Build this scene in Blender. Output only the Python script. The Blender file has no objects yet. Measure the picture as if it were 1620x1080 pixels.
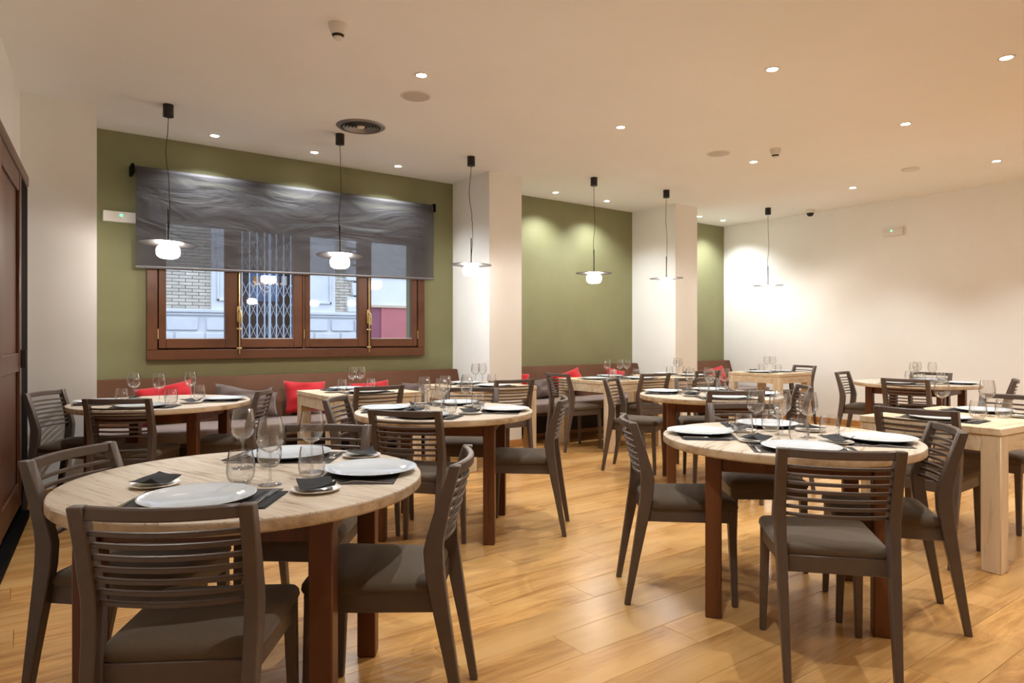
import bpy, bmesh, math, random
from mathutils import Vector, Matrix
random.seed(7)
R = math.radians
S = bpy.context.scene
COL = S.collection

# ------------------------------------------------------------------ camera, world, exposure
cam_d = bpy.data.cameras.new('camera'); cam = bpy.data.objects.new('camera', cam_d); COL.objects.link(cam)
cam_d.sensor_width = 36.0
cam_d.lens = 36.0 * 1060.0 / 1620.0
cam_d.shift_y = -6.0 / 1620.0
cam_d.clip_start = 0.05
cam.location = (0, 0, 1.20)
cam.rotation_euler = (R(90), 0, -R(36.2))
S.camera = cam
world = bpy.data.worlds.new('world'); S.world = world; world.use_nodes = True
bg = world.node_tree.nodes['Background']
bg.inputs[0].default_value = (0.64, 0.77, 1.0, 1); bg.inputs[1].default_value = 3.0
S.view_settings.view_transform = 'Standard'; S.view_settings.look = 'None'
S.view_settings.gamma = 1.0; S.view_settings.use_curve_mapping = False
S.view_settings.exposure = 0.10
S.cycles.use_denoising = True
S.cycles.max_bounces = 10; S.cycles.diffuse_bounces = 6; S.cycles.glossy_bounces = 4
S.cycles.transmission_bounces = 8; S.cycles.transparent_max_bounces = 40
S.cycles.caustics_reflective = False; S.cycles.caustics_refractive = False
S.cycles.sample_clamp_indirect = 6.0
SPOT_W = 100.0
SPOT_COL = (0.94, 0.985, 1.015)
CEIL = 2.99
YW = 6.717      # green wall
XW = 9.16       # right wall

# ------------------------------------------------------------------ materials
def lin(c):
    return tuple(((v/255)/12.92 if v/255 <= .04045 else ((v/255+.055)/1.055)**2.4) for v in c) + (1.0,)
MATS = {}
def mat(name, rgb, rough=.5, rgb2=None, scale=(1,1,1), nscale=8., detail=4., bump=0., metal=0., spec=.5, lo=.35, hi=.65, rand=0., sheen=0.):
    m = bpy.data.materials.new(name); m.use_nodes = True; nt = m.node_tree; N = nt.nodes; L = nt.links
    p = N['Principled BSDF']
    p.inputs['Base Color'].default_value = lin(rgb); p.inputs['Roughness'].default_value = rough
    p.inputs['Metallic'].default_value = metal; p.inputs['Specular IOR Level'].default_value = spec
    if sheen: p.inputs['Sheen Weight'].default_value = sheen
    if rgb2 or bump or rand:
        tc = N.new('ShaderNodeTexCoord'); mp = N.new('ShaderNodeMapping'); mp.inputs['Scale'].default_value = scale
        vec = tc.outputs['Object']
        if rand:
            oi = N.new('ShaderNodeObjectInfo'); ad = N.new('ShaderNodeVectorMath'); ad.operation = 'MULTIPLY_ADD'
            cb = N.new('ShaderNodeCombineXYZ')
            for i in range(3): L.new(oi.outputs['Random'], cb.inputs[i])
            L.new(cb.outputs[0], ad.inputs[0]); ad.inputs[1].default_value = (37, 11, 5); L.new(vec, ad.inputs[2]); vec = ad.outputs[0]
        L.new(vec, mp.inputs['Vector'])
        nz = N.new('ShaderNodeTexNoise'); nz.inputs['Scale'].default_value = nscale; nz.inputs['Detail'].default_value = detail
        nz.inputs['Roughness'].default_value = .6
        L.new(mp.outputs[0], nz.inputs['Vector'])
        if rgb2:
            rp = N.new('ShaderNodeValToRGB'); rp.color_ramp.elements[0].position = lo; rp.color_ramp.elements[1].position = hi
            rp.color_ramp.elements[0].color = lin(rgb2); rp.color_ramp.elements[1].color = lin(rgb)
            L.new(nz.outputs['Fac'], rp.inputs[0]); out = rp.outputs[0]
            if rand:
                hs = N.new('ShaderNodeHueSaturation'); mr = N.new('ShaderNodeMapRange')
                mr.inputs['To Min'].default_value = 1-rand; mr.inputs['To Max'].default_value = 1+rand
                L.new(oi.outputs['Random'], mr.inputs['Value']); L.new(mr.outputs[0], hs.inputs['Value']); L.new(out, hs.inputs['Color']); out = hs.outputs[0]
            L.new(out, p.inputs['Base Color'])
        if bump:
            b = N.new('ShaderNodeBump'); b.inputs['Strength'].default_value = bump; b.inputs['Distance'].default_value = .01
            L.new(nz.outputs['Fac'], b.inputs['Height']); L.new(b.outputs[0], p.inputs['Normal'])
    MATS[name] = m
    return m
def emit(name, rgb, strength):
    m = bpy.data.materials.new(name); m.use_nodes = True; p = m.node_tree.nodes['Principled BSDF']
    p.inputs['Base Color'].default_value = lin(rgb); p.inputs['Emission Color'].default_value = lin(rgb); p.inputs['Emission Strength'].default_value = strength
    return m
def thin_glass(name, edge, base, centre=.98, power=2.4):
    m = bpy.data.materials.new(name); m.use_nodes = True; nt = m.node_tree; N = nt.nodes; L = nt.links
    N.remove(N['Principled BSDF']); out = N['Material Output']
    lw = N.new('ShaderNodeLayerWeight'); lw.inputs['Blend'].default_value = .5
    pw = N.new('ShaderNodeMath'); pw.operation = 'POWER'; pw.inputs[1].default_value = power
    ma = N.new('ShaderNodeMath'); ma.operation = 'MULTIPLY_ADD'; ma.inputs[1].default_value = .8; ma.inputs[2].default_value = base
    rp = N.new('ShaderNodeValToRGB'); rp.color_ramp.elements[0].position = .55; rp.color_ramp.elements[1].position = 1.
    rp.color_ramp.elements[0].color = (centre, centre, centre, 1); rp.color_ramp.elements[1].color = (edge, edge, edge*1.02, 1)
    tr = N.new('ShaderNodeBsdfTransparent'); gl = N.new('ShaderNodeBsdfGlossy'); gl.inputs['Roughness'].default_value = .02
    mx = N.new('ShaderNodeMixShader')
    L.new(lw.outputs['Facing'], rp.inputs[0]); L.new(rp.outputs[0], tr.inputs[0]); L.new(lw.outputs['Facing'], pw.inputs[0]); L.new(pw.outputs[0], ma.inputs[0]); L.new(ma.outputs[0], mx.inputs[0])
    L.new(tr.outputs[0], mx.inputs[1]); L.new(gl.outputs[0], mx.inputs[2]); L.new(mx.outputs[0], out.inputs[0])
    return m
def wood_streak(name, base, dark, pale, scale=(1, 14, 14), bands=5., rough=.55, lo=.33, hi=.5, bump=.15, rand=0., spec=.4, var=.0, dist=.25):
    """long grain streaks along local X: two stretched noises, one broad, one fine."""
    m = bpy.data.materials.new(name); m.use_nodes = True; nt = m.node_tree; N = nt.nodes; L = nt.links; p = N['Principled BSDF']
    p.inputs['Roughness'].default_value = rough; p.inputs['Specular IOR Level'].default_value = spec
    tc = N.new('ShaderNodeTexCoord'); vec = tc.outputs['Object']
    oi = N.new('ShaderNodeObjectInfo'); cb = N.new('ShaderNodeCombineXYZ')
    for i in range(3): L.new(oi.outputs['Random'], cb.inputs[i])
    ad = N.new('ShaderNodeVectorMath'); ad.operation = 'MULTIPLY_ADD'; ad.inputs[1].default_value = (41, 17, 9)
    L.new(cb.outputs[0], ad.inputs[0]); L.new(vec, ad.inputs[2])
    mp = N.new('ShaderNodeMapping'); mp.inputs['Scale'].default_value = scale; L.new(ad.outputs[0], mp.inputs['Vector'])
    n1 = N.new('ShaderNodeTexNoise'); n1.inputs['Scale'].default_value = bands; n1.inputs['Detail'].default_value = 6; n1.inputs['Roughness'].default_value = .68; n1.inputs['Distortion'].default_value = dist
    n2 = N.new('ShaderNodeTexNoise'); n2.inputs['Scale'].default_value = bands*.33; n2.inputs['Detail'].default_value = 2
    L.new(mp.outputs[0], n1.inputs['Vector']); L.new(mp.outputs[0], n2.inputs['Vector'])
    r1 = N.new('ShaderNodeValToRGB'); r1.color_ramp.elements[0].position = lo; r1.color_ramp.elements[1].position = hi
    r1.color_ramp.elements[0].color = lin(dark); r1.color_ramp.elements[1].color = lin(base)
    r2 = N.new('ShaderNodeValToRGB'); r2.color_ramp.elements[0].position = .42; r2.color_ramp.elements[1].position = .7
    r2.color_ramp.elements[0].color = (0, 0, 0, 1); r2.color_ramp.elements[1].color = (1, 1, 1, 1)
    mx = N.new('ShaderNodeMix'); mx.data_type = 'RGBA'; mx.inputs[7].default_value = lin(pale)
    L.new(n1.outputs['Fac'], r1.inputs[0]); L.new(n2.outputs['Fac'], r2.inputs[0]); L.new(r2.outputs[0], mx.inputs[0]); L.new(r1.outputs[0], mx.inputs[6])
    out = mx.outputs[2]
    if var:
        hs = N.new('ShaderNodeHueSaturation'); mr = N.new('ShaderNodeMapRange'); mr.inputs['To Min'].default_value = 1-var; mr.inputs['To Max'].default_value = 1+var
        L.new(oi.outputs['Random'], mr.inputs['Value']); L.new(mr.outputs[0], hs.inputs['Value']); L.new(out, hs.inputs['Color']); out = hs.outputs[0]
    L.new(out, p.inputs['Base Color'])
    if bump:
        b = N.new('ShaderNodeBump'); b.inputs['Strength'].default_value = bump; b.inputs['Distance'].default_value = .004
        L.new(n1.outputs['Fac'], b.inputs['Height']); L.new(b.outputs[0], p.inputs['Normal'])
    return m

m_wall   = mat('cream_paint', (241, 241, 238), .75, (238, 237, 233), nscale=1.5, bump=.02)
m_ceil   = mat('ceiling_paint', (247, 248, 248), .8, (244, 245, 244), nscale=.8)
m_green  = mat('olive_green_paint', (136, 135, 98), .7, (130, 129, 93), nscale=2., bump=.02)
m_floor  = wood_streak('oak_laminate', (197, 148, 86), (142, 94, 46), (205, 160, 100), scale=(.8, 7, 7), bands=2.0, rough=.27, lo=.27, hi=.60, bump=.04, var=.10, spec=.5, dist=1.6)
m_gap    = mat('dark_joint', (92, 60, 32), .7)
m_base   = wood_streak('oak_trim', (188, 134, 74), (160, 108, 56), (198, 146, 86), scale=(1, 9, 9), bands=2.5, rough=.4, bump=.03)
m_white  = wood_streak('whitewashed_wood', (200, 184, 162), (130, 105, 80), (208, 195, 177), scale=(2.0, 30, 30), bands=2.4, rough=.5, lo=.33, hi=.50, bump=.15)
m_edge   = wood_streak('worn_table_edge', (188, 160, 124), (138, 106, 74), (204, 182, 150), scale=(9, 9, 12), bands=2., rough=.6, lo=.3, hi=.6, bump=.2)
m_pale   = wood_streak('pale_pine', (208, 186, 153), (150, 118, 86), (220, 203, 175), scale=(1.2, 14, 14), bands=2.6, rough=.5, lo=.28, hi=.50, bump=.1)
m_paleV  = wood_streak('pale_pine_upright', (208, 186, 153), (150, 118, 86), (220, 203, 175), scale=(14, 14, 1.2), bands=2.6, rough=.5, lo=.28, hi=.50, bump=.1)
m_legb   = wood_streak('red_brown_wood', (96, 56, 30), (66, 36, 18), (110, 66, 36), scale=(12, 12, 1), bands=2.2, rough=.4, bump=.04)
m_taupe  = mat('taupe_lacquer', (92, 79, 71), .40, (87, 74, 66), nscale=20, spec=.45)
m_seat   = mat('brown_seat_fabric', (89, 74, 56), .9, (82, 68, 51), nscale=160, bump=.08, sheen=.15)
m_bench  = mat('brown_bench_board', (102, 69, 49), .7, (93, 62, 43), nscale=3.5, spec=.2)
m_dark   = mat('dark_brown_base', (58, 38, 26), .6, (50, 32, 22), nscale=5)
m_mauve  = mat('mauve_grey_cushion', (132, 116, 110), .92, (124, 108, 102), nscale=120, bump=.06, sheen=.2)
m_mauve2 = mat('grey_brown_pillow', (110, 96, 92), .92, (102, 88, 84), nscale=9, bump=.25, sheen=.2)
m_red    = mat('red_pillow', (196, 16, 30), .85, (182, 13, 27), nscale=7, bump=.3, sheen=.2)
m_winw   = wood_streak('window_brown_wood', (98, 60, 37), (80, 47, 28), (106, 66, 42), scale=(2, 2, 2), bands=1.5, rough=.4, bump=.02)
m_doorw  = wood_streak('door_dark_wood', (90, 57, 39), (66, 40, 27), (98, 63, 44), scale=(10, 10, 1), bands=2., rough=.35, bump=.03)
m_brass  = mat('brass', (216, 192, 140), .3, metal=1.)
m_steel  = mat('steel', (200, 198, 194), .18, metal=1.)
m_black  = mat('black_metal', (26, 24, 23), .45)
m_blackp = mat('black_panel', (8, 7, 7), .75, spec=.08)
m_discm  = mat('grey_disc', (40, 37, 36), .45)
m_bar    = mat('blind_bar_grey', (96, 92, 93), .4)
m_roll   = mat('rolled_screen_fabric', (66, 63, 65), .7, (60, 58, 60), nscale=12)
m_plate  = mat('white_porcelain', (206, 212, 216), .12, spec=.5)
m_cream  = mat('cream_porcelain', (226, 218, 204), .18)
m_mat    = mat('charcoal_placemat', (70, 63, 60), .75, (64, 57, 55), nscale=200)
m_nap    = mat('black_napkin', (44, 46, 48), .85, (40, 41, 43), nscale=200)
m_glass  = thin_glass('thin_glass', .50, .065, .99)
m_pane   = thin_glass('window_glass', .9, .04, .97, 4.)
m_stem   = thin_glass('stem_glass', .5, .10, .94)
m_lens   = emit('lamp_lens', (255, 246, 232), 40.)
m_globe  = emit('opal_globe', (255, 246, 236), 70.)
m_led    = emit('green_led', (60, 255, 170), 5.)
m_plast  = mat('white_plastic', (226, 222, 214), .4)
m_greyp  = mat('pale_grille', (204, 196, 188), .5)
m_vent   = mat('vent_metal', (150, 142, 134), .35, metal=.6)
m_vdark  = mat('vent_dark', (40, 36, 33), .7)
m_brick  = mat('cream_brick', (205, 196, 178), .8, (178, 170, 156), nscale=2.5, rand=.12, lo=.3, hi=.7)
m_mortar = mat('grey_mortar', (120, 114, 106), .9)
m_stone  = mat('white_painted_stone', (214, 216, 218), .75, (204, 207, 210), nscale=3, bump=.05)
m_stone2 = mat('white_render', (222, 222, 218), .8, (214, 215, 212), nscale=2)
m_pink   = mat('pink_render', (190, 112, 112), .85, (178, 104, 106), nscale=2)
m_purple = mat('purple_render', (140, 82, 98), .85)
m_beige  = mat('beige_ledge', (196, 176, 152), .8)
m_gate   = mat('grey_blue_gate', (168, 180, 190), .5)
m_doorx  = mat('street_door', (62, 42, 38), .5, (48, 32, 30), nscale=4)
m_doorg  = mat('street_door_panel', (96, 112, 140), .4)
m_paper  = mat('notice_paper', (222, 218, 206), .8)
m_orange = mat('notice_orange', (206, 140, 60), .8)
m_asph   = mat('asphalt', (92, 92, 94), .9, (80, 80, 82), nscale=30)
m_ink    = mat('white_lettering', (240, 228, 220), .6)

# blind fabric: open weave, part of the light passes
m_blind = bpy.data.materials.new('dark_screen_fabric'); m_blind.use_nodes = True
def _blind():
    nt = m_blind.node_tree; N = nt.nodes; L = nt.links; p = N['Principled BSDF']; out = N['Material Output']
    p.inputs['Base Color'].default_value = lin((56, 54, 56)); p.inputs['Roughness'].default_value = .6
    tc = N.new('ShaderNodeTexCoord'); mp = N.new('ShaderNodeMapping'); mp.inputs['Rotation'].default_value = (0, R(28), 0); mp.inputs['Scale'].default_value = (1., 1, 2.6)
    nz = N.new('ShaderNodeTexNoise'); nz.inputs['Scale'].default_value = 1.7; nz.inputs['Detail'].default_value = 3; nz.inputs['Distortion'].default_value = 1.2
    b = N.new('ShaderNodeBump'); b.inputs['Strength'].default_value = .35; b.inputs['Distance'].default_value = .08
    L.new(tc.outputs['Object'], mp.inputs[0]); L.new(mp.outputs[0], nz.inputs[0]); L.new(nz.outputs['Fac'], b.inputs['Height']); L.new(b.outputs[0], p.inputs['Normal'])
    tr = N.new('ShaderNodeBsdfTransparent'); mx = N.new('ShaderNodeMixShader'); mx.inputs[0].default_value = .17
    L.new(p.outputs[0], mx.inputs[1]); L.new(tr.outputs[0], mx.inputs[2]); L.new(mx.outputs[0], out.inputs[0])
_blind()

# ------------------------------------------------------------------ mesh helpers
class MB:
    def __init__(s): s.v = []; s.f = []
    def add(s, v, f):
        n = len(s.v); s.v += [tuple(p) for p in v]; s.f += [tuple(i+n for i in q) for q in f]; return s
    def hexa(s, b, t):
        return s.add(list(b)+list(t), [(3,2,1,0),(4,5,6,7),(0,1,5,4),(1,2,6,5),(2,3,7,6),(3,0,4,7)])
    def box(s, x0, x1, y0, y1, z0, z1):
        return s.hexa([(x0,y0,z0),(x1,y0,z0),(x1,y1,z0),(x0,y1,z0)], [(x0,y0,z1),(x1,y0,z1),(x1,y1,z1),(x0,y1,z1)])
    def cbox(s, cx, cy, cz, sx, sy, sz): return s.box(cx-sx/2, cx+sx/2, cy-sy/2, cy+sy/2, cz-sz/2, cz+sz/2)
    def loft(s, rings, caps=True, closed=True):
        n = len(rings[0]); v = [p for r in rings for p in r]; f = []
        for k in range(len(rings)-1):
            for i in range(n if closed else n-1):
                j = (i+1) % n; f.append((k*n+i, k*n+j, (k+1)*n+j, (k+1)*n+i))
        if caps: f.append(tuple(range(n-1, -1, -1))); f.append(tuple((len(rings)-1)*n+i for i in range(n)))
        return s.add(v, f)
    def lathe(s, prof, n=24, cx=0, cy=0, cz=0, caps=False):
        rings = [[(cx+r*math.cos(2*math.pi*i/n), cy+r*math.sin(2*math.pi*i/n), cz+z) for i in range(n)] for r, z in prof]
        return s.loft(rings, caps)
    def tube(s, pts, r, n=6):
        pts = [Vector(p) for p in pts]; rings = []
        for i, p in enumerate(pts):
            t = (pts[min(i+1, len(pts)-1)] - pts[max(i-1, 0)]).normalized()
            a = t.cross(Vector((0, 0, 1)) if abs(t.z) < .9 else Vector((1, 0, 0))).normalized(); b = t.cross(a)
            rings.append([p + r*(math.cos(2*math.pi*k/n)*a + math.sin(2*math.pi*k/n)*b) for k in range(n)])
        return s.loft(rings)
    def sweep(s, pts, w, h):
        """rectangular bar following pts; w across (horizontal normal), h vertical"""
        pts = [Vector(p) for p in pts]; rings = []
        for i, p in enumerate(pts):
            t = (pts[min(i+1, len(pts)-1)] - pts[max(i-1, 0)]); t.z = 0; t.normalize(); a = Vector((-t.y, t.x, 0))
            rings.append([p-a*w/2-Vector((0,0,h/2)), p+a*w/2-Vector((0,0,h/2)), p+a*w/2+Vector((0,0,h/2)), p-a*w/2+Vector((0,0,h/2))])
        return s.loft(rings)
    def mesh(s, name, m, bevel=0., seg=2, smooth=False, ang=40):
        me = bpy.data.meshes.new(name); me.from_pydata(s.v, [], s.f); me.materials.append(m)
        bm = bmesh.new(); bm.from_mesh(me)
        bmesh.ops.recalc_face_normals(bm, faces=bm.faces)
        if bevel:
            es = [e for e in bm.edges if len(e.link_faces) == 2 and e.calc_face_angle(0) > .6]
            bmesh.ops.bevel(bm, geom=es, offset=bevel, segments=seg, affect='EDGES', profile=.6, clamp_overlap=True)
        bm.to_mesh(me); bm.free()
        if smooth or bevel:
            me.shade_smooth(); me.set_sharp_from_angle(angle=R(ang))
        return me
def link(name, me, parent=None, loc=None, rz=None):
    o = bpy.data.objects.new(name, me); COL.objects.link(o)
    if parent: o.parent = parent
    if loc: o.location = loc
    if rz is not None: o.rotation_euler = (0, 0, rz)
    return o
def part(name, mb, m, parent, **k): return link(name, mb.mesh(name, m, **k), parent)
def empty(name, loc=(0,0,0), rz=0):
    o = bpy.data.objects.new(name, None); COL.objects.link(o); o.location = loc; o.rotation_euler = (0, 0, rz); o.empty_display_size = .1
    return o
def tag(o, label, cat, group=None):
    o['label'] = label; o['category'] = cat
    if group: o['group'] = group
    return o
def struct(o, label=None):
    o['kind'] = 'structure'
    if label: o['label'] = label
    return o
def dup(root, parent=None):
    c = root.copy(); COL.objects.link(c); c.parent = parent
    for ch in list(root.children): dup(ch, c)
    return c

# ------------------------------------------------------------------ the room
fl = struct(part('floor', MB().box(-1.2, XW+.1, -2.6, YW+.1, -.12, -.012), m_gap, None), 'oak laminate floor of long planks')
PL, PW = 1.285, .193
def in_view(x, y):
    a = R(36.2); r = x*math.cos(a)-y*math.sin(a); d = x*math.sin(a)+y*math.cos(a)
    return d > .6 and abs(r) < d*.80 and 1060*1.2/d < 640
pmesh = {}
rest = MB(); npl = 0; row = 0; y = -2.55
while y < YW - .02:
    y1 = min(y+PW, YW-.001); x = -1.15 - (row*.4337) % PL
    while x < XW - .001:
        xa, xb = max(x, -1.15), min(x+PL, XW-.001)
        if xb-xa > .02:
            ins = any(in_view(px, py) for px in (xa, (xa+xb)/2, xb) for py in (y, y1)) and y < 6.42
            key = (round(xb-xa-.0012, 3), round(y1-y-.0012, 3))
            if ins and npl < 300:
                if key not in pmesh:
                    pmesh[key] = MB().box(0, key[0], 0, key[1], -.012, 0).mesh('plank', m_floor, bevel=.0012, seg=1)
                p = link('plank', pmesh[key], fl, (xa, y, 0)); npl += 1
            else:
                rest.box(xa, xa+key[0], y, y+key[1], -.012, 0)
        x += PL
    y += PW; row += 1
ro = part('far_planks', rest, m_floor, fl); ro['kind'] = 'stuff'

struct(part('ceiling', MB().box(-1.2, XW+.2, -2.7, YW+.3, CEIL, CEIL+.1), m_ceil, None))
# back wall with the window opening (X .95-3.60, z 1.06-2.37)
wb = MB()
wb.box(-.6, .95, YW, YW+.28, 0, CEIL); wb.box(3.60, XW+.1, YW, YW+.28, 0, CEIL); wb.box(.95, 3.60, YW, YW+.28, 0, 1.06); wb.box(.95, 3.60, YW, YW+.28, 2.37, CEIL)
struct(part('wall_back', wb, m_green, None))
struct(part('wall_right', MB().box(XW, XW+.15, -2.6, YW, 0, CEIL), m_wall, None))
struct(part('wall_front', MB().box(-1.2, XW+.15, -2.75, -2.6, 0, CEIL), m_wall, None))
# left wall runs a little askew
P0 = Vector((-.01, 6.06, 0)); TL = Vector((-.0871, -.9962, 0)); NL = Vector((.9962, -.0871, 0))
def LW(s, n, z): p = P0 + TL*s + NL*n; return (p.x, p.y, z)
def lbox(mb, s0, s1, n0, n1, z0, z1):
    return mb.hexa([LW(s0,n0,z0),LW(s0,n1,z0),LW(s1,n1,z0),LW(s1,n0,z0)], [LW(s0,n0,z1),LW(s0,n1,z1),LW(s1,n1,z1),LW(s1,n0,z1)])
struct(part('wall_left', lbox(MB(), -.72, 8.8, -.15, 0, 0, CEIL), m_wall, None))
for x0, x1, y0, lab in ((-.06, .468, 6.06, 'cream pillar at the left beside the dark wooden door'), (4.06, 4.495, 5.96, 'cream pillar between the window bay and the next green bay'), (7.045, 7.495, 5.93, 'cream pillar nearest the far corner')):
    struct(part('pillar', MB().box(x0, x1, y0, YW, 0, CEIL), m_wall, None), lab)
def baseboard(name, x0, x1, y0, y1):
    struct(part(name, MB().box(x0, x1, y0, y1, 0, .075), m_base, None, bevel=.004, seg=1))
baseboard('baseboard_right', XW-.014, XW, -2.6, 5.87)
baseboard('baseboard_left', .004, .468, 6.046, 6.06)
baseboard('baseboard_center', 4.05, 4.505, 5.946, 5.96)
baseboard('baseboard_far', 7.035, 7.505, 5.916, 5.93)
baseboard('baseboard_front', -.7, XW-.02, -2.6, -2.586)

# dark wooden door on the left wall, with its black side panel
d1 = struct(empty('door_1', (0, 0, 0)), 'dark wooden panelled door on the left wall')
part('door_leaf', lbox(MB(), .52, 2.6, 0, .035, .09, 2.28), m_doorw, d1)
for s0, s1 in ((.52, .62), (1.5, 1.62), (2.5, 2.6)): part('stile', lbox(MB(), s0, s1, .035, .055, .09, 2.28), m_doorw, d1, bevel=.005, seg=1)
for z0, z1 in ((.09, .25), (.98, 1.1), (2.16, 2.28)): part('rail', lbox(MB(), .62, 2.5, .035, .052, z0, z1), m_doorw, d1, bevel=.005, seg=1)
part('cornice', lbox(MB(), .08, 2.65, 0, .06, 2.285, 2.36), m_doorw, d1, bevel=.008)
part('side_panel', lbox(MB(), .06, .50, 0, .05, .0, 2.28), m_blackp, d1)
part('threshold', lbox(MB(), .52, 2.6, 0, .10, 0, .05), m_blackp, d1, bevel=.006, seg=1)
part('handle', lbox(MB(), .555, .575, .055, .085, 1.0, 1.12), m_black, d1)

# window
w1 = struct(empty('window_1', (0, 0, 0)), 'wide brown wooden window of four sashes')
fr = MB()
for a in ((.89, 3.66, 1.0, 1.09), (.89, 3.66, 2.34, 2.43), (.89, .975, 1.09, 2.34), (3.575, 3.66, 1.09, 2.34)): fr.box(a[0], a[1], 6.662, 6.78, a[2], a[3])
part('frame', fr, m_winw, w1, bevel=.004, seg=1)
rb = MB()
for a in ((.93, 3.62, 1.03, 1.155), (.93, 3.62, 2.27, 2.40), (.93, 1.02, 1.155, 2.27), (3.535, 3.62, 1.155, 2.27), (1.60, 1.68, 1.155, 2.27), (2.225, 2.345, 1.155, 2.27), (2.92, 3.005, 1.155, 2.27)): rb.box(a[0], a[1], 6.735, 6.785, a[2], a[3])
part('rebate', rb, m_winw, w1)
part('center_post', MB().box(2.278, 2.302, 6.672, 6.78, 1.09, 2.34), m_winw, w1)
for x0, x1, g0, g1 in ((.985, 1.655, 1.045, 1.545), (1.660, 2.275, 1.69, 2.19), (2.305, 2.975, 2.355, 2.87), (2.980, 3.567, 3.02, 3.51)):
    sm = MB()
    for b in ((x0, g0, 1.105, 2.325), (g1, x1, 1.105, 2.325), (g0, g1, 1.105, 1.19), (g0, g1, 2.225, 2.325)): sm.box(b[0], b[1], 6.672, 6.73, b[2], b[3])
    so = part('sash', sm, m_winw, w1, bevel=.003, seg=1)
    part('glass_pane', MB().box(g0-.005, g1+.005, 6.706, 6.710, 1.185, 2.23), m_pane, so)
    part('glazing_bead', MB().box(g0, g1, 6.69, 6.703, 1.19, 1.196), m_stone, so)
for hx in (.978, 2.29, 3.571):
    part('hinge', MB().lathe([(.006, 0), (.006, .09)], 8, hx, 6.664, 1.19, True), m_brass, w1, smooth=True)
for bx in (1.667, 2.985):
    bo = part('bolt', MB().lathe([(.006, 0), (.006, 1.3)], 8, bx, 6.655, 1.045, True), m_brass, w1, smooth=True)
    part('bolt_guide', MB().cbox(bx, 6.661, 1.10, .045, .02, .018).cbox(bx, 6.661, 1.285, .045, .02, .018), m_brass, bo, bevel=.003, seg=1)
    part('bolt_plate', MB().cbox(bx-.004, 6.664, 1.425, .034, .014, .15), m_brass, bo, bevel=.003, seg=1)
    part('bolt_handle', MB().tube([(bx, 6.65, 1.46), (bx+.004, 6.62, 1.44), (bx+.006, 6.615, 1.39), (bx+.004, 6.62, 1.335)], .011, 8), m_brass, bo, smooth=True)
strokes = [[(1.794, 1.709), (1.813, 1.693), (1.835, 1.716), (1.826, 1.738), (1.798, 1.748), (1.813, 1.732), (1.821, 1.721), (1.813, 1.705)], [(1.831, 1.717), (1.863, 1.72)], [(1.889, 1.727), (1.879, 1.742), (1.864, 1.735), (1.869, 1.718), (1.888, 1.721), (1.889, 1.741)], [(1.859, 1.741), (1.866, 1.713), (1.879, 1.683), (1.903, 1.656), (1.929, 1.645), (1.953, 1.655), (1.958, 1.672), (1.946, 1.692), (1.926, 1.702), (1.908, 1.705)], [(1.894, 1.741), (1.904, 1.72), (1.913, 1.742), (1.919, 1.719), (1.931, 1.743), (1.943, 1.721), (1.946, 1.744), (1.961, 1.721), (1.965, 1.745)], [(1.958, 1.757), (1.97, 1.776), (1.98, 1.752), (1.966, 1.755)], [(1.977, 1.732), (1.99, 1.743), (1.997, 1.722), (1.98, 1.721), (1.99, 1.732)], [(2.021, 1.744), (2.031, 1.726), (2.045, 1.721), (2.034, 1.745)], [(2.063, 1.727), (2.079, 1.747), (2.094, 1.723), (2.069, 1.725)]]
strokes2 = [[(2.624, 1.754), (2.637, 1.726), (2.649, 1.759), (2.666, 1.731), (2.675, 1.764)], [(2.734, 1.755), (2.751, 1.76), (2.767, 1.736), (2.743, 1.726)], [(2.782, 1.773), (2.801, 1.772), (2.79, 1.753)], [(2.615, 1.697), (2.637, 1.685), (2.645, 1.669), (2.622, 1.656)]]
for ss in (strokes, strokes2):
    lm = MB()
    for s in ss: lm.tube([(x, 6.7015, z) for x, z in s], .0036, 5)
    part('script_lettering', lm, m_ink, w1)['label'] = 'thin white script lettering on the glass, seen mirrored'

# roller blind
bl = tag(empty('roller_blind', (0, 0, 0)), 'dark grey see-through roller blind half lowered over the window', 'blind')
bm_ = MB(); nx, nz = 60, 18; gv = []
for j in range(nz+1):
    for i in range(nx+1):
        u, v = i/nx, j/nz; X = .795+u*2.935; zb = 1.815+.045*u; z = 2.655+(zb-2.655)*v
        yy = 6.585 + .006*math.sin(9*u+5*v)*math.sin(math.pi*v) + .004*math.sin(23*u-11*v)*v
        gv.append((X, yy, z))
gf = [(j*(nx+1)+i, j*(nx+1)+i+1, (j+1)*(nx+1)+i+1, (j+1)*(nx+1)+i) for j in range(nz) for i in range(nx)]
bm_.add(gv, gf); part('fabric', bm_, m_blind, bl, smooth=True)
part('roller_tube', MB().tube([(.79, 6.618, 2.66), (3.735, 6.618, 2.66)], .032, 14), m_roll, bl, smooth=True)
part('bottom_bar', MB().tube([(.795, 6.585, 1.812), (3.73, 6.585, 1.857)], .013, 10), m_bar, bl, smooth=True)
for bx in (.772, 3.74): part('bracket', MB().box(bx-.012, bx+.012, 6.57, YW, 2.61, 2.70), m_blackp, bl, bevel=.004, seg=1)

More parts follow.
